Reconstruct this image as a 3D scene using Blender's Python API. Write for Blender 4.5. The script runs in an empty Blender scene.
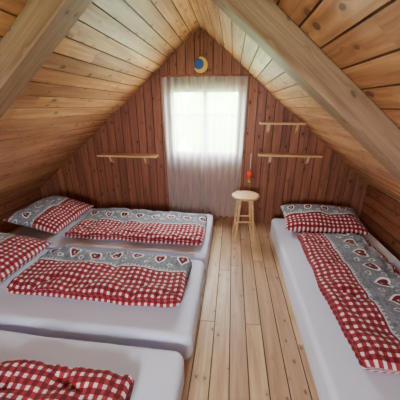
import bpy, bmesh, math, random
from mathutils import Vector, Matrix, noise
random.seed(7)
S = bpy.context.scene

# ------------------------------------------------------------------ helpers
def srgb(r, g, b):
    f = lambda c: (c/255/12.92) if c/255 <= .04045 else ((c/255+.055)/1.055)**2.4
    return (f(r), f(g), f(b), 1)

class NT:
    def __init__(s, name):
        s.mat = bpy.data.materials.new(name); s.mat.use_nodes = True
        s.t = s.mat.node_tree; s.n = s.t.nodes; s.l = s.t.links
        s.b = s.n['Principled BSDF']; s.out = s.n['Material Output']
    def put(s, sock, v):
        if isinstance(v, bpy.types.NodeSocket): s.l.new(v, sock)
        else: sock.default_value = v
    def M(s, op, a, b=None, c=None):
        n = s.n.new('ShaderNodeMath'); n.operation = op
        s.put(n.inputs[0], a)
        if b is not None: s.put(n.inputs[1], b)
        if c is not None: s.put(n.inputs[2], c)
        return n.outputs[0]
    def mix(s, f, a, b, mode='MIX'):
        n = s.n.new('ShaderNodeMix'); n.data_type = 'RGBA'; n.blend_type = mode
        s.put(n.inputs[0], f); s.put(n.inputs[6], a); s.put(n.inputs[7], b)
        return n.outputs[2]
    def xyz(s, x, y, z=0.0):
        n = s.n.new('ShaderNodeCombineXYZ')
        s.put(n.inputs[0], x); s.put(n.inputs[1], y); s.put(n.inputs[2], z)
        return n.outputs[0]
    def sep(s, v):
        n = s.n.new('ShaderNodeSeparateXYZ'); s.l.new(v, n.inputs[0]); return n.outputs
    def coord(s, k):
        return s.n.new('ShaderNodeTexCoord').outputs[k]
    def noise(s, v, scale=1, detail=4, rough=.5, dist=0):
        n = s.n.new('ShaderNodeTexNoise'); s.l.new(v, n.inputs['Vector'])
        n.inputs['Scale'].default_value = scale; n.inputs['Detail'].default_value = detail
        n.inputs['Roughness'].default_value = rough; n.inputs['Distortion'].default_value = dist
        return n.outputs['Fac']
    def maprange(s, v, a, b, c=0.0, d=1.0):
        n = s.n.new('ShaderNodeMapRange'); n.clamp = True
        s.put(n.inputs[0], v); s.put(n.inputs[1], a); s.put(n.inputs[2], b); s.put(n.inputs[3], c); s.put(n.inputs[4], d)
        return n.outputs[0]
    def bump(s, h, strength=.2, dist=.01):
        n = s.n.new('ShaderNodeBump'); n.inputs['Strength'].default_value = strength
        n.inputs['Distance'].default_value = dist; s.l.new(h, n.inputs['Height'])
        s.l.new(n.outputs[0], s.b.inputs['Normal'])

def wood(name, c1, c2, cknot, rough=.5, var=.35, knots=True, grain=1.0, src='UV', kmax=.14):
    """planed softwood: u along the grain (metres), v across; 'rnd' face attribute varies boards"""
    m = NT(name)
    if src == 'UV':
        o = m.sep(m.coord('UV')); u, v = o[0], o[1]
        at = m.n.new('ShaderNodeAttribute'); at.attribute_name = 'rnd'; r = at.outputs['Fac']
    else:
        o = m.sep(m.coord('Object')); u, v = o[0], m.M('ADD', o[1], o[2]); r = .5
    rz = lambda k: m.M('MULTIPLY', r, k) if src == 'UV' else 0.0
    vw = v
    if knots:
        vo = m.n.new('ShaderNodeTexVoronoi'); vo.inputs['Scale'].default_value = 1
        vo.voronoi_dimensions = '2D'
        m.l.new(m.xyz(m.M('ADD', m.M('MULTIPLY', u, 5.6), rz(57.0)), m.M('MULTIPLY', v, 9.0)), vo.inputs['Vector'])
        pick = m.sep(vo.outputs['Color'])
        rad = m.maprange(pick[0], .3, 1, -.03, kmax)
        k = m.maprange(vo.outputs['Distance'], rad, m.M('ADD', rad, .05), 1, 0)
        halo = m.maprange(vo.outputs['Distance'], rad, m.M('ADD', rad, .28), 1, 0)
        vw = m.M('ADD', v, m.M('MULTIPLY', m.M('MULTIPLY', halo, halo), .03))
    g = m.noise(m.xyz(m.M('MULTIPLY', u, 1.5), m.M('MULTIPLY', vw, 30*grain), rz(31.0)), 1, 5, .62, .7)
    g2 = m.noise(m.xyz(m.M('MULTIPLY', u, .9), m.M('MULTIPLY', vw, 9), rz(17.0)), 1, 2, .5, .3)
    f = m.maprange(m.M('ADD', m.M('MULTIPLY', g, .6), m.M('MULTIPLY', g2, .4)), .38, .62)
    col = m.mix(f, c1, c2)
    if src == 'UV':
        hv = m.M('ADD', 1-var/2, m.M('MULTIPLY', r, var))
        col = m.mix(1.0, col, m.xyz(hv, m.M('MULTIPLY', hv, m.M('ADD', .93, m.M('MULTIPLY', r, .1))), hv), 'MULTIPLY')
    if knots:
        col = m.mix(m.M('MULTIPLY', halo, .4), col, c2)
        col = m.mix(m.M('MULTIPLY', k, .8), col, cknot)
    m.put(m.b.inputs['Base Color'], col)
    m.put(m.b.inputs['Roughness'], m.maprange(g2, .3, .7, rough-.06, rough+.12))
    m.bump(g, .18, .004)
    return m.mat

def plain(name, col, rough=.6, sheen=0, nscale=0, nstr=.1, amt=.18):
    m = NT(name)
    m.b.inputs['Roughness'].default_value = rough
    nz = m.noise(m.coord('Object'), nscale or 12, 3)
    c = m.mix(m.maprange(nz, .3, .7, 0, amt), col, tuple(x*.72 for x in col[:3])+(1,))
    m.put(m.b.inputs['Base Color'], c)
    if nscale: m.bump(nz, nstr, .01)
    if sheen: m.b.inputs['Sheen Weight'].default_value = sheen
    return m.mat

def link(o, parent=None):
    S.collection.objects.link(o)
    if parent: o.parent = parent
    return o
def obj_bm(name, bm, mats, parent=None, smooth=False, loc=(0, 0, 0)):
    bmesh.ops.recalc_face_normals(bm, faces=bm.faces)
    me = bpy.data.meshes.new(name); bm.to_mesh(me); bm.free()
    for m in mats: me.materials.append(m)
    if smooth:
        for p in me.polygons: p.use_smooth = True
    o = bpy.data.objects.new(name, me); o.location = loc
    return link(o, parent)
def empty(name, loc=(0, 0, 0)):
    o = bpy.data.objects.new(name, None); o.location = loc; o.empty_display_size = .1
    return link(o)

class Planks:
    def __init__(s):
        s.bm = bmesh.new(); s.uv = s.bm.loops.layers.uv.new('UVMap'); s.r = s.bm.faces.layers.float.new('rnd')
    def slab(s, O, U, V, N, u0, u1, v0, v1, n0, n1):
        q = [s.bm.verts.new(O+U*u+V*v+N*n) for u in (u0, u1) for v in (v0, v1) for n in (n0, n1)]
        for ix in ((0, 1, 3, 2), (4, 6, 7, 5), (0, 4, 5, 1), (2, 3, 7, 6), (0, 2, 6, 4), (1, 5, 7, 3)):
            f = s.bm.faces.new([q[i] for i in ix]); f.material_index = 1
    def board(s, O, U, V, N, u0a, u1a, u0b, u1b, v0, v1, g=.006, d=.007, T=.03, rnd=None, eg=0):
        if rnd is None: rnd = random.random()
        off = rnd*9
        lerp = lambda a, b, v: a+(b-a)*(v-v0)/(v1-v0)
        vs = [(v0, -T), (v0, -d), (v0+g, 0), (v1-g, 0), (v1, -d), (v1, -T)]
        rows = []
        for v, n in vs:
            row = []
            for k in (0, 1):
                u = lerp(u0a, u0b, v) if k == 0 else lerp(u1a, u1b, v)
                if n == 0: u += eg if k == 0 else -eg
                row.append((s.bm.verts.new(O+U*u+V*v+N*n), (u+off, v+off*.37)))
            rows.append(row)
        def face(l, mi=0):
            f = s.bm.faces.new([q[0] for q in l]); f.material_index = mi; f[s.r] = rnd
            for lp, q in zip(f.loops, l): lp[s.uv].uv = q[1]
        for i in range(6):
            j = (i+1) % 6
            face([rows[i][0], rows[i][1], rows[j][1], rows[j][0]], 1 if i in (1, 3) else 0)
        face([r[0] for r in rows]); face([r[1] for r in rows][::-1])
    def done(s, name, mats): return obj_bm(name, s.bm, mats)

def box_bm(bm, lo, hi, mi=0):
    vs = [bm.verts.new((x, y, z)) for x in (lo[0], hi[0]) for y in (lo[1], hi[1]) for z in (lo[2], hi[2])]
    for q in ((0, 1, 3, 2), (4, 6, 7, 5), (0, 4, 5, 1), (2, 3, 7, 6), (0, 2, 6, 4), (1, 5, 7, 3)):
        f = bm.faces.new([vs[i] for i in q]); f.material_index = mi
def bbox(name, lo, hi, mat, parent=None, bev=.004, loc=(0, 0, 0)):
    bm = bmesh.new(); box_bm(bm, lo, hi)
    o = obj_bm(name, bm, [mat], parent, loc=loc)
    if bev:
        md = o.modifiers.new('bev', 'BEVEL'); md.width = bev; md.segments = 2; md.limit_method = 'ANGLE'
    return o
def lathe(name, prof, mat, parent=None, seg=32, loc=(0, 0, 0), rot=None):
    bm = bmesh.new(); rings = []
    for r, z in prof:
        if r < 1e-5: rings.append([bm.verts.new((0, 0, z))])
        else: rings.append([bm.verts.new((r*math.cos(2*math.pi*i/seg), r*math.sin(2*math.pi*i/seg), z)) for i in range(seg)])
    for a, b in zip(rings, rings[1:]):
        for i in range(seg):
            j = (i+1) % seg
            if len(a) == 1 and len(b) == 1: continue
            if len(a) == 1: bm.faces.new([a[0], b[i], b[j]])
            elif len(b) == 1: bm.faces.new([a[i], b[0], a[j]])
            else: bm.faces.new([a[i], b[i], b[j], a[j]])
    o = obj_bm(name, bm, [mat], parent, True, loc)
    if rot: o.rotation_euler = rot
    return o
def rod(name, a, b, r0, r1, mat, parent=None, seg=16):
    a = Vector(a); b = Vector(b); L = (b-a).length
    o = lathe(name, [(0, 0), (r0*.8, 0), (r0, .004), (r1, L-.004), (r1*.8, L), (0, L)], mat, parent, seg, a)
    o.rotation_mode = 'QUATERNION'; o.rotation_quaternion = (b-a).to_track_quat('Z', 'Y')
    return o

# ------------------------------------------------------------------ materials
roofM = wood('varnished_pine_ceiling', srgb(208, 154, 108), srgb(156, 100, 62), srgb(84, 46, 26), .42, .45)
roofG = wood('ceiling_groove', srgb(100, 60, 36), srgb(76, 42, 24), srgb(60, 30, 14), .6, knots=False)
wallM = wood('stained_pine_wall', srgb(158, 96, 68), srgb(114, 64, 44), srgb(58, 28, 18), .5, .25, kmax=.10)
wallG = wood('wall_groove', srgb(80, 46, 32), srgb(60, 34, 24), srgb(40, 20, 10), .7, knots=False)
floorM = wood('pine_floor', srgb(208, 176, 142), srgb(168, 132, 98), srgb(110, 74, 50), .42, .30, kmax=.07)
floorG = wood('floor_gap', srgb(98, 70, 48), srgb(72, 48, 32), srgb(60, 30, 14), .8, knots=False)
beamM = wood('beam_wood', srgb(160, 124, 98), srgb(118, 84, 62), srgb(84, 54, 36), .6, .1, src='UV', kmax=.08)
lightW = wood('light_wood', srgb(226, 186, 138), srgb(200, 152, 104), srgb(140, 90, 50), .45, knots=False, src='Object')
trimM = wood('trim_wood', srgb(156, 98, 68), srgb(118, 68, 46), srgb(70, 36, 20), .5, knots=False, src='Object')
sheetM = plain('white_sheet', srgb(222, 226, 250), .85, .1, 5, .3, .08)
whiteP = plain('white_paint', srgb(240, 240, 236), .4)

def fabric(name, a, b, p=.046, hs=.2, k=1.25):
    m = NT(name)
    o = m.sep(m.coord('UV')); u, v = o[0], o[1]
    fr = lambda x: m.M('FRACT', x)
    cu = m.M('GREATER_THAN', fr(m.M('DIVIDE', u, p)), .42)
    cv = m.M('GREATER_THAN', fr(m.M('DIVIDE', v, p)), .42)
    both = m.M('MULTIPLY', cu, cv); anyc = m.M('MAXIMUM', cu, cv)
    g = m.mix(anyc, srgb(232, 214, 218), srgb(156, 36, 52))
    g = m.mix(both, g, srgb(106, 8, 24))
    lin = m.noise(m.xyz(m.M('MULTIPLY', u, 45), m.M('MULTIPLY', v, 45)), 1, 3, .7)
    grey = m.mix(m.maprange(lin, .3, .7), srgb(86, 90, 102), srgb(150, 152, 164))
    mid = (a+b)/2
    def heart(uo, vc, s, r0, flip=1):
        hx = m.M('MULTIPLY', m.M('SUBTRACT', fr(m.M('DIVIDE', m.M('ADD', u, uo), s)), .5), s)
        hy = m.M('MULTIPLY', m.M('SUBTRACT', v, vc), flip)
        yy = m.M('SUBTRACT', hy, m.M('MULTIPLY', m.M('SQRT', m.M('MULTIPLY', m.M('ABSOLUTE', hx), r0)), .75))
        return m.M('SQRT', m.M('ADD', m.M('MULTIPLY', hx, hx), m.M('MULTIPLY', yy, yy)))
    d = heart(0, mid-.012, hs, .036*k)
    grey = m.mix(m.M('LESS_THAN', d, .042*k), grey, srgb(236, 234, 238))
    grey = m.mix(m.M('LESS_THAN', d, .031*k), grey, srgb(104, 8, 24))
    grey = m.mix(m.M('LESS_THAN', d, .009), grey, srgb(200, 170, 174))
    for vc, off in ((mid+.05, hs/2), (mid-.07, hs/2)):
        d2 = heart(off, vc, hs, .018)
        grey = m.mix(m.M('LESS_THAN', d2, .022), grey, srgb(220, 219, 226))
        grey = m.mix(m.M('LESS_THAN', d2, .014), grey, srgb(104, 108, 120))
    for vc in (a, b):
        e = m.M('ABSOLUTE', m.M('SUBTRACT', v, vc))
        dots = m.M('GREATER_THAN', fr(m.M('DIVIDE', u, .03)), .5)
        grey = m.mix(m.M('MULTIPLY', m.M('LESS_THAN', e, .042), dots), grey, srgb(200, 198, 206))
        grey = m.mix(m.M('LESS_THAN', e, .026), grey, srgb(200, 198, 206))
        grey = m.mix(m.M('LESS_THAN', e, .016), grey, srgb(112, 12, 28))
    band = m.M('MULTIPLY', m.M('GREATER_THAN', v, a), m.M('LESS_THAN', v, b))
    m.put(m.b.inputs['Base Color'], m.mix(band, g, grey))
    m.b.inputs['Roughness'].default_value = .9; m.b.inputs['Sheen Weight'].default_value = .08
    nz = m.noise(m.coord('Object'), 9, 4, .55, .8); m.bump(nz, .8, .03)
    return m.mat

# ------------------------------------------------------------------ room shell
AX, AZ, SL = -.42, 2.46, .82
XL, XR, YF, YB = -2.95, 1.81, 3.4, -1.5
roofz = lambda x: AZ-SL*abs(x-AX)
ZL, ZR = roofz(XL), roofz(XR)
X, Y, Z = Vector((1, 0, 0)), Vector((0, 1, 0)), Vector((0, 0, 1))
O0 = Vector((0, 0, 0))

P = Planks()
P.slab(O0, Y, X, Z, YB-.06, YF+.06, XL-.06, XR+.06, -.05, -.03)
x = XL
while x < XR-.001:
    w = min(.12, XR-x); y = YB
    while y < YF-.001:
        e = min(YF, y+random.uniform(1.4, 3.2))
        if YF-e < .5: e = YF
        P.board(O0, Y, X, Z, y, e, y, e, x, x+w, .0035, .006, .03, eg=.003); y = e
    x += w
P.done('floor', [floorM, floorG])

def slope(name, side):
    Vd = Vector((side, 0, -SL)).normalized(); N = Vector((-SL*side, 0, -1)).normalized()
    A = Vector((AX, 0, AZ)); Wd = ((XR-AX) if side > 0 else (AX-XL))*math.sqrt(1+SL*SL)
    P = Planks(); v = 0
    P.slab(A, Y, Vd, N, YB-.1, YF+.1, -.05, Wd+.1, -.05, -.029)
    while v < Wd-.001:
        w = min(.125, Wd-v); y = YB
        while y < YF-.001:
            e = min(YF, y+random.uniform(1.8, 4))
            if YF-e < .6: e = YF
            P.board(A, Y, Vd, N, y, e, y, e, v, v+w, .0045, .007, .03); y = e
        v += w
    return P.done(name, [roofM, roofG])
slope('ceiling', 1); c2 = slope('ceiling', -1)

def gable(name, yy, N, win):
    P = Planks(); xs = [XL]
    while xs[-1] < XR-.001: xs.append(min(XR, xs[-1]+.112))
    wx0, wx1, wz0, wz1 = win
    O = Vector((0, yy, 0))
    for (u0, u1, v0, v1) in ((-.03, wz0, XL-.04, XR+.04), (wz0, wz1, XL, wx0), (wz0, wz1, wx1, XR), (wz1, AZ+.02, XL, XR)):
        nst = 40
        for i in range(nst):
            a = v0+(v1-v0)*i/nst; b = v0+(v1-v0)*(i+1)/nst
            top = min(u1, max(roofz(a), roofz(b))+.03)
            if top > u0+.001: P.slab(O, Z, X, N, u0, top, a, b, -.06, -.039)
    for a, b in zip(xs, xs[1:]):
        cuts = sorted([a, b]+[c for c in (AX, wx0, wx1) if a+.001 < c < b-.001])
        rn = random.random()
        for c, d in zip(cuts, cuts[1:]):
            m = (c+d)/2; g = .004 if d-c > .02 else .001
            if wx0 < m < wx1:
                P.board(O, Z, X, N, 0, wz0, 0, wz0, c, d, g, .006, .04, rn)
                P.board(O, Z, X, N, wz1, roofz(c)+.004, wz1, roofz(d)+.004, c, d, g, .006, .04, rn)
            else:
                P.board(O, Z, X, N, 0, roofz(c)+.004, 0, roofz(d)+.004, c, d, g, .006, .04, rn)
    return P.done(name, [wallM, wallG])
WIN = (-.80, .09, .98, 1.80)
gable('wall_far', YF, -Y, WIN)
FILL_WIN = (-.87, .03, .92, 1.80)  # unseen opening behind the camera, added to let in fill light
gable('wall_near', YB, Y, FILL_WIN)
def knee(name, xx, N, h):
    P = Planks(); z = 0; n = max(1, round(h/.125)); w = h/n; O = Vector((xx, 0, 0))
    P.slab(O, Y, Z, N, YB-.06, YF+.06, -.05, h+.02, -.05, -.029)
    for i in range(n): P.board(O, Y, Z, N, YB, YF, YB, YF, i*w, (i+1)*w, .005, .007, .03)
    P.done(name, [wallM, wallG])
knee('wall_left', XL, X, ZL); knee('wall_right', XR, -X, ZR)

# rafters
def rafter(side, y0, y1, drop):
    xe = XR if side > 0 else XL
    P = Planks(); bm = P.bm
    pts = [(AX, AZ-.002), (xe, roofz(xe)-.002), (xe, roofz(xe)-drop), (AX, AZ-drop)]
    L = abs(xe-AX)*math.sqrt(1+SL*SL)
    us = [0, L, L, 0]; vv = [0, 0, .15, .15]
    f0 = [bm.verts.new((p[0], y0, p[1])) for p in pts]; f1 = [bm.verts.new((p[0], y1, p[1])) for p in pts]
    def F(vs, uvs):
        f = bm.faces.new(vs); f[P.r] = .6
        for lp, q in zip(f.loops, uvs): lp[P.uv].uv = q
    F(f0, list(zip(us, vv))); F(f1[::-1], list(zip(us, [v+.5 for v in vv]))[::-1])
    for i in range(4):
        j = (i+1) % 4
        F([f0[i], f1[i], f1[j], f0[j]], [(us[i], 1+i*.3), (us[i], 1.15+i*.3), (us[j], 1.15+i*.3), (us[j], 1+i*.3)])
    o = P.done('rafter', [beamM])
    md = o.modifiers.new('bev', 'BEVEL'); md.width = .006; md.segments = 2
for s in (1, -1):
    rafter(s, 1.25, 1.40, .16)
    rafter(s, -.95, -.80, .16)

# windows
def window(name, win, yy, dirn):
    w = empty(name, ((win[0]+win[1])/2, yy, (win[2]+win[3])/2))
    hx, hz = (win[1]-win[0])/2, (win[3]-win[2])/2
    t = .04
    def b(n, lo, hi, mat=whiteP): return bbox(n, lo, hi, mat, w, .004)
    y0, y1 = (.005, .045) if dirn > 0 else (-.045, -.005)
    b('frame_left', (-hx, y0, -hz), (-hx+t, y1, hz)); b('frame_right', (hx-t, y0, -hz), (hx, y1, hz))
    b('frame_top', (-hx+t, y0, hz-t), (hx-t, y1, hz)); b('frame_bottom', (-hx+t, y0, -hz), (hx-t, y1, -hz+t))
    b('mullion', (-.028, y0, -hz+t), (.028, y1, hz-t))
    b('glazing_bar', (-hx+t, y0+.008, .09), (-.029, y1-.008, .108)); b('glazing_bar_right', (.029, y0+.008, .09), (hx-t, y1-.008, .108))
    g = NT('window_glass'); tr = g.n.new('ShaderNodeBsdfTransparent'); gl = g.n.new('ShaderNodeBsdfGlossy'); gl.inputs['Roughness'].default_value = .02
    tr.inputs[0].default_value = (.96, .98, .97, 1)
    mx = g.n.new('ShaderNodeMixShader'); mx.inputs[0].default_value = .05
    g.l.new(tr.outputs[0], mx.inputs[1]); g.l.new(gl.outputs[0], mx.inputs[2]); g.l.new(mx.outputs[0], g.out.inputs[0])
    ym = (y0+y1)/2
    bbox('glass', (-hx+t, ym-.002, -hz+t), (hx-t, ym+.002, hz-t), g.mat, w, 0)
    q0, q1 = (-.02, -.001) if dirn > 0 else (.001, .02)
    c = .06
    bbox('casing_left', (-hx-c, q0, -hz-c), (-hx, q1, hz+c), trimM, w); bbox('casing_right', (hx, q0, -hz-c), (hx+c, q1, hz+c), trimM, w)
    bbox('casing_top', (-hx, q0, hz), (hx, q1, hz+c), trimM, w); bbox('casing_bottom', (-hx, q0, -hz-c), (hx, q1, -hz), trimM, w)
window('window_1', WIN, YF, 1); window('added_fill_window', FILL_WIN, YB, -1)  # the one in the near wall is unseen, added for interior fill

# curtains
cm = NT('sheer_curtain')
tr = cm.n.new('ShaderNodeBsdfTransparent'); tl = cm.n.new('ShaderNodeBsdfTranslucent'); df = cm.n.new('ShaderNodeBsdfDiffuse')
tl.inputs[0].default_value = (.98, .98, .98, 1); df.inputs[0].default_value = (.90, .87, .89, 1)
m1 = cm.n.new('ShaderNodeMixShader'); m1.inputs[0].default_value = .40
m2 = cm.n.new('ShaderNodeMixShader')
wv = cm.noise(cm.xyz(cm.M('MULTIPLY', cm.sep(cm.coord('Object'))[0], 60), cm.M('MULTIPLY', cm.sep(cm.coord('Object'))[2], 3)), 1, 3)
cm.put(m2.inputs[0], cm.maprange(wv, .3, .7, .44, .58))
cm.l.new(tl.outputs[0], m1.inputs[1]); cm.l.new(df.outputs[0], m1.inputs[2])
cm.l.new(tr.outputs[0], m2.inputs[1]); cm.l.new(m1.outputs[0], m2.inputs[2]); cm.l.new(m2.outputs[0], cm.out.inputs[0])
def curtain(x0, x1, x0b, x1b, seed):
    bm = bmesh.new(); nx, nz = 110, 40; zt, zb = 1.932, .1; g = []
    for k in range(nz+1):
        t = k/nz; row = []
        for i in range(nx+1):
            s = i/nx
            a = x0+(x1-x0)*s; b = x0b+(x1b-x0b)*s; xx = a+(b-a)*t**1.5
            am = .013+.007*t
            yy = 3.335+am*math.sin(s*2*math.pi*6+seed+.8*math.sin(t*2+seed))+.007*math.sin(s*31+seed*2+t)
            row.append(bm.verts.new((xx, yy, zt+(zb-zt)*t)))
        g.append(row)
    for k in range(nz):
        for i in range(nx): bm.faces.new([g[k][i], g[k][i+1], g[k+1][i+1], g[k+1][i]])
    obj_bm('curtain', bm, [cm.mat], None, True)
curtain(-.90, -.36, -.86, -.36, 0); curtain(-.365, .165, -.365, .135, 1.3)
cr = empty('curtain_rod', (0, 0, 0))
rod('pole', (-.97, 3.335, 1.945), (.24, 3.335, 1.945), .011, .011, trimM, cr)
for xx in (-.93, .20):
    rod('holder', (xx, 3.345, 1.945), (xx, 3.399, 1.945), .008, .012, trimM, cr)
for xx in (-.975, .245):
    lathe('finial', [(0, -.018), (.012, -.013), (.018, 0), (.012, .013), (0, .018)], trimM, cr, 16, (xx, 3.335, 1.945))

# ------------------------------------------------------------------ shelves
def shelf(x0, x1, z, dep=.15):
    e = empty('wall_shelf', (x0, YF, z))
    L = x1-x0
    bbox('board', (0, -dep, -.012), (L, -.001, .012), lightW, e, .004)
    for i, bx in enumerate((L*.2, L*.8)):
        bm = bmesh.new(); pr = [(-.001, -.012), (-dep+.03, -.012), (-dep+.03, -.03)]
        for k in range(7):
            a = k/6*math.pi/2
            pr.append((-.03-(dep-.075)*math.cos(a)*1.0, -.035-.075*math.sin(a)))
        pr += [(-.001, -.125)]
        f = [bm.verts.new((bx-.014, p[0], p[1])) for p in pr]; h = [bm.verts.new((bx+.014, p[0], p[1])) for p in pr]
        bm.faces.new(f); bm.faces.new(h[::-1])
        for a in range(len(pr)):
            b = (a+1) % len(pr); bm.faces.new([f[a], h[a], h[b], f[b]])
        obj_bm('bracket_%d' % (i+1), bm, [lightW], e)
shelf(-1.84, -1.0, .955); shelf(.35, 1.13, 1.01); shelf(.34, .90, 1.40)

# ------------------------------------------------------------------ stool
st = empty('stool', (.20, 2.93, 0))
lathe('seat', [(0, .555), (.15, .555), (.163, .560), (.168, .572), (.163, .584), (.15, .589), (0, .591)], lightW, st, 40)
tops, bots = [], []
for k in range(4):
    a = math.pi/4+k*math.pi/2+.12
    tp = (.095*math.cos(a), .095*math.sin(a), .558); bt = (.165*math.cos(a), .165*math.sin(a), 0)
    tops.append(Vector(tp)); bots.append(Vector(bt))
    rod('leg_%d' % (k+1), bt, tp, .013, .016, lightW, st)
for k in range(4):
    h = .2 if k % 2 else .26
    f = h/.558
    a = bots[k].lerp(tops[k], f); b = bots[(k+1) % 4].lerp(tops[(k+1) % 4], f)
    rod('rung_%d' % (k+1), a, b, .009, .009, lightW, st)

# ------------------------------------------------------------------ beds
def mattress(x0, x1, y0, y1, h=.22):
    bm = bmesh.new(); L, W = x1-x0, y1-y0; cx, cy = (x0+x1)/2, (y0+y1)/2; r = .07; re = .038
    n = 12
    def rect(ins):
        pts = []
        corners = ((1, 1, 0), (-1, 1, 90), (-1, -1, 180), (1, -1, 270))
        for ci, (sx, sy, a0) in enumerate(corners):
            arc = [(sx*(L/2-r)+math.cos(math.radians(a0+90*k/n))*(r-ins), sy*(W/2-r)+math.sin(math.radians(a0+90*k/n))*(r-ins)) for k in range(n+1)]
            nx, ny, na = corners[(ci+1) % 4]
            e = (nx*(L/2-r)+math.cos(math.radians(na))*(r-ins), ny*(W/2-r)+math.sin(math.radians(na))*(r-ins))
            pts += arc
            m = 26
            for k in range(1, m): pts.append((arc[-1][0]+(e[0]-arc[-1][0])*k/m, arc[-1][1]+(e[1]-arc[-1][1])*k/m))
        return pts
    rings = []
    prof = [(.014, 0), (.003, .012), (.0, h*.25), (.0, h*.5), (.0, h*.7)]+[(re*(1-math.cos(a)), h-re+re*math.sin(a)) for a in [math.pi/2*k/6 for k in range(0, 7)]]
    for ins, z in prof:
        ring = []
        for (px, py) in rect(ins):
            d = Vector((px, py, 0)).normalized()
            q = noise.noise(Vector((px*3+cx, py*3+cy, z*5)))*.012*(1 if .01 < z < h-.002 else .3)
            q += noise.noise(Vector((px*9+cx, py*9+cy, z*3)))*.005
            ring.append(bm.verts.new((px+d.x*q*.4, py+d.y*q, z)))
        rings.append(ring)
    last = [Vector(v.co) for v in rings[-1]]
    for k in (.04, .15, .4):
        rings.append([bm.verts.new((p.x*(1-k), p.y*(1-k), h)) for p in last])
    N = len(rings[0])
    for a, b in zip(rings, rings[1:]):
        for i in range(N): bm.faces.new([a[i], a[(i+1) % N], b[(i+1) % N], b[i]])
    bm.faces.new(rings[0][::-1]); bm.faces.new(rings[-1])
    return obj_bm('mattress', bm, [sheetM], None, True, (cx, cy, 0))
H = .22
LX0, LX1 = -2.5, -.2
mattress(LX0, LX1-.02, .12, 1.08); mattress(LX0, LX1+.0, 1.16, 2.04); mattress(LX0, LX1, 2.11, 3.14)
mattress(.565, 1.66, .75, 3.12)

def duvet(cx, cy, L, W, h, axis, mat, seed):
    bm = bmesh.new(); uvl = bm.loops.layers.uv.new('UVMap')
    nu, nt = 130, 96; ring = []; vv = []
    def sec(t):
        a = math.pi-2*math.pi*t
        c, s = math.cos(a), math.sin(a)
        xx = W/2*math.copysign(abs(c)**.38, c); zz = math.copysign(abs(s)**.62, s)
        return xx, (zz+1)/2*h
    base = [sec(k/nt) for k in range(nt)]
    acc = 0; vv = [0]
    for k in range(1, nt+1):
        a, b = base[k-1], base[k % nt]; acc += math.hypot(b[0]-a[0], b[1]-a[1]); vv.append(acc)
    for i in range(nu+1):
        s = i/nu; e = abs(2*s-1); sc = max(0, 1-e**26)**.5
        if i in (0, nu): sc = .12
        row = []
        for k in range(nt):
            bx, bz = base[k]
            crease = math.exp(-((bz-h*.5)/(h*.13))**2)*.03 if abs(bx) > W*.35 else 0
            x = (bx-math.copysign(crease, bx))*(.93+.07*sc)
            z = h*.45+(bz-h*.45)*sc
            if bz > h*.3:
                p = Vector((s*L*3.0, bx*4.5, seed))
                rg = 1-abs(noise.noise(Vector((s*L*2.6+bx*2.0, bx*2.6-s*L, seed+7))))*2
                rg2 = 1-abs(noise.noise(Vector((s*L*4.4-bx*2.4, bx*3.6+s*L*1.4, seed+19))))*2
                nz = noise.noise(p)*.030+noise.noise(p*2.7)*.014-max(0, rg-.70)*.07-max(0, rg2-.75)*.06
                z += nz*min(1, (bz-h*.3)/(h*.5))*sc
            x += (noise.noise(Vector((s*L*2.5, seed*3+(1 if bx > 0 else -1), 0)))*.030+noise.noise(Vector((s*L*7, seed*3+(1 if bx > 0 else -1), bz*6)))*.012)*abs(bx)/(W/2)
            z = max(z, .001)
            u = (s-.5)*L + noise.noise(Vector((bx*3, seed, 5+bz*4)))*.04*e
            row.append(bm.verts.new((u, x, z) if axis == 'X' else (x, u, z)))
        ring.append(row)
    def F(vs, uvs):
        f = bm.faces.new(vs)
        for lp, q in zip(f.loops, uvs): lp[uvl].uv = q
    for i in range(nu):
        for k in range(nt):
            k2 = (k+1) % nt
            F([ring[i][k], ring[i+1][k], ring[i+1][k2], ring[i][k2]], [(i/nu*L, vv[k]), ((i+1)/nu*L, vv[k]), ((i+1)/nu*L, vv[k+1]), (i/nu*L, vv[k+1])])
    for r, uu in ((ring[0], 0), (ring[-1], L)):
        F(r, [(uu, vv[k]) for k in range(nt)])
    return obj_bm('duvet', bm, [mat], None, True, (cx, cy, H+.001))
dA = fabric('duvet_cover_check_hearts', .35, .74)
dB = fabric('duvet_cover_check_hearts_narrow', .34, .66)
dC = fabric('duvet_cover_check_hearts_wide', .29, .70, hs=.2, k=1.4)
dD = fabric('duvet_cover_check_hearts_low', .02, .26)
duvet(-1.03, 2.585, 1.54, .72, .11, 'X', dA, 1.0)
duvet(-1.00, 1.63, 1.36, .56, .14, 'X', dB, 4.0)
duvet(-1.15, .55, 1.40, .58, .12, 'X', dD, 8.0)
duvet(1.10, 1.80, 1.52, .72, .12, 'Y', dC, 12.0)

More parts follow.
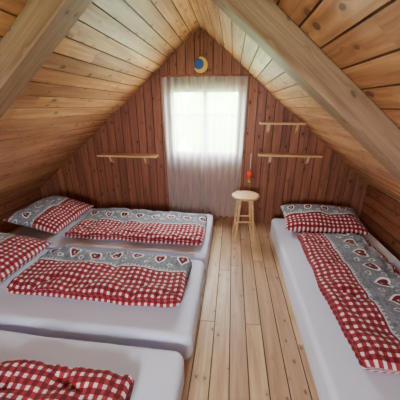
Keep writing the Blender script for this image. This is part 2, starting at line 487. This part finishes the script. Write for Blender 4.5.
def pillow(cx, cy, LX, LY, h, rot, mat, swap, seed, z=None):
    bm = bmesh.new(); uvl = bm.loops.layers.uv.new('UVMap'); n = 40; R = Matrix.Rotation(rot[0], 4, 'X') @ Matrix.Rotation(rot[1], 4, 'Y')
    def g(side):
        rows = []
        for i in range(n+1):
            row = []
            for j in range(n+1):
                a, b = 2*i/n-1, 2*j/n-1
                px = a*LX/2*(1-.05*(1-b*b)*abs(a)**3-.0); py = b*LY/2*(1-.06*(1-a*a)*abs(b)**3)
                zz = ((1-abs(a)**3.0)*(1-abs(b)**3.0))**.55*h/2
                if 0 < i < n and 0 < j < n: zz += (noise.noise(Vector((a*2.2, b*2.2, seed)))*.03+noise.noise(Vector((a*5, b*5, seed)))*.012)*(zz/(h/2))
                row.append((Vector((px, py, zz*side)), (i/n*LX, j/n*LY)))
            rows.append(row)
        return rows
    top, bot = g(1), g(-1); cache = {}
    zmin = min((R @ q[0]).z for gg in (top, bot) for r in gg for q in r)
    def vert(gi, i, j):
        if i in (0, n) or j in (0, n): gi = 0
        k = (gi, i, j)
        if k not in cache:
            p = R @ (top, bot)[gi][i][j][0]; p.z -= zmin
            cache[k] = bm.verts.new(p)
        return cache[k]
    for gi in (0, 1):
        for i in range(n):
            for j in range(n):
                q = [(i, j), (i+1, j), (i+1, j+1), (i, j+1)]
                f = bm.faces.new([vert(gi, *c) for c in q])
                for lp, c in zip(f.loops, q):
                    uv = top[c[0]][c[1]][1]; lp[uvl].uv = (uv[1], uv[0]) if swap else uv
    return obj_bm('pillow', bm, [mat], None, True, (cx, cy, H+.001))
pA = fabric('pillow_cover_left', .04, .34, k=1); pB = fabric('pillow_cover_right', .22, .48, k=1)
pillow(-2.16, 2.62, .62, .82, .20, (0, math.radians(12)), pA, True, 2)
pillow(-2.06, 1.62, .62, .80, .20, (0, math.radians(8)), pA, True, 5)
pillow(-2.18, .60, .62, .80, .18, (0, math.radians(8)), pA, True, 6)
pillow(1.10, 2.86, .90, .50, .20, (math.radians(13), 0), pB, False, 9)

# ------------------------------------------------------------------ wall ornaments
yel = plain('yellow_paint', srgb(250, 205, 60), .45); blu = plain('blue_paint', srgb(60, 100, 180), .45); red = plain('red_orange_paint', srgb(230, 64, 34), .4)
mo = empty('moon_wall_ornament', (-.41, YF, 2.065))
lathe('disc', [(0, 0), (.080, 0), (.085, .008), (.080, .016), (.03, .022), (0, .023)], blu, mo, 40, (0, -.001, 0), (math.radians(90), 0, 0))
bm = bmesh.new(); pts = []
for k in range(25):
    a = math.radians(-150+k/24*250); pts.append((.086*math.cos(a), .086*math.sin(a)))
for k in range(1, 24):
    a = math.radians(100-k/24*250); ca = (math.cos(math.radians(155)), math.sin(math.radians(155)))
    pts.append((.060*math.cos(a)+.022*ca[0], .060*math.sin(a)+.022*ca[1]))
f = [bm.verts.new((p[0], -.036, p[1])) for p in pts]; h = [bm.verts.new((p[0], -.015, p[1])) for p in pts]
bm.faces.new(f); bm.faces.new(h[::-1])
for a in range(len(pts)):
    b = (a+1) % len(pts); bm.faces.new([f[a], h[a], h[b], f[b]])
obj_bm('crescent', bm, [yel], mo)
ho = empty('hanging_ornament', (.265, 3.36, .72))
lathe('balloon', [(0, -.05), (.016, -.046), (.03, -.02), (.042, .01), (.042, .03), (.03, .055), (.012, .068), (0, .07)], red, ho, 24)
lathe('basket', [(0, -.10), (.016, -.10), (.02, -.07), (0, -.07)], yel, ho, 16)
rod('basket_cord', (0, 0, -.07), (0, 0, -.045), .004, .004, whiteP, ho, 8)
rod('cord', (0, 0, .068), (0, .0, .30), .003, .003, whiteP, ho, 8)
rod('nail', (0, -.005, .30), (0, .039, .30), .004, .004, trimM, ho, 8)

# ------------------------------------------------------------------ outdoors
gm = plain('grass', srgb(190, 215, 150), .9, 0, 2, .2)
bm = bmesh.new(); gv = []
for j in range(31):
    gv.append([bm.verts.new((-30+i*2, -30+j*3, -2.6+(.0 if j < 13 else (j-12)*.22)+noise.noise(Vector((i*.3, j*.3, 0)))*.3)) for i in range(31)])
for j in range(30):
    for i in range(30): bm.faces.new([gv[j][i], gv[j][i+1], gv[j+1][i+1], gv[j+1][i]])
obj_bm('ground', bm, [gm], None, True)
leaf = plain('foliage', srgb(160, 195, 105), .8, 0, 6, .5)
for tx, ty, tr_, th in ((-4.2, 12, 1.9, 1.1), (1.9, 13, 1.8, 1.0), (-1.4, 19, 2.2, .4)):
    t = empty('tree', (tx, ty, -2.6+(ty-6)/3*.22*.6-.3))
    rod('trunk', (0, 0, 0), (0, 0, th+1.6), .22, .12, trimM, t)
    bm = bmesh.new(); bmesh.ops.create_icosphere(bm, subdivisions=4, radius=1)
    for v in bm.verts:
        v.co *= tr_*(1+.22*noise.noise(v.co*2.3+Vector((tx, 0, 0)))+.12*noise.noise(v.co*6))
        v.co.z = v.co.z*1.15+th+2.4
    obj_bm('crown', bm, [leaf], t, True)

# ------------------------------------------------------------------ light
w = bpy.data.worlds.new('World'); S.world = w; w.use_nodes = True
bg = w.node_tree.nodes['Background']; bg.inputs[0].default_value = (.93, .965, 1, 1); bg.inputs[1].default_value = 62.0
def area(name, loc, rot, sx, sy, power, col=(1, 1, 1), portal=False):
    l = bpy.data.lights.new(name, 'AREA'); l.shape = 'RECTANGLE'; l.size = sx; l.size_y = sy; l.energy = power; l.color = col
    if portal: l.cycles.is_portal = True
    o = bpy.data.objects.new(name, l); o.location = loc; o.rotation_euler = rot; link(o)
area('window_portal', (-.355, 3.46, 1.39), (math.radians(-90), 0, 0), .86, .80, 1, portal=True)
area('fill_window_portal', (-.42, -1.56, 1.36), (math.radians(90), 0, 0), .88, .86, 1, portal=True)  # serves the added window behind the camera, as fill

# ------------------------------------------------------------------ camera
th, ps = math.radians(20.6), math.radians(7.05)
F = Vector((-math.sin(ps)*math.cos(th), math.cos(ps)*math.cos(th), -math.sin(th)))
R = Vector((math.cos(ps), math.sin(ps), 0)); U = R.cross(F)
cam = bpy.data.cameras.new('camera'); cam.sensor_width = 36; cam.lens = 22.5; cam.clip_start = .02
co = bpy.data.objects.new('camera', cam); link(co)
Mx = Matrix((R, U, -F)).transposed().to_4x4(); Mx.translation = Vector((0, 0, 1.6)); co.matrix_world = Mx
S.camera = co
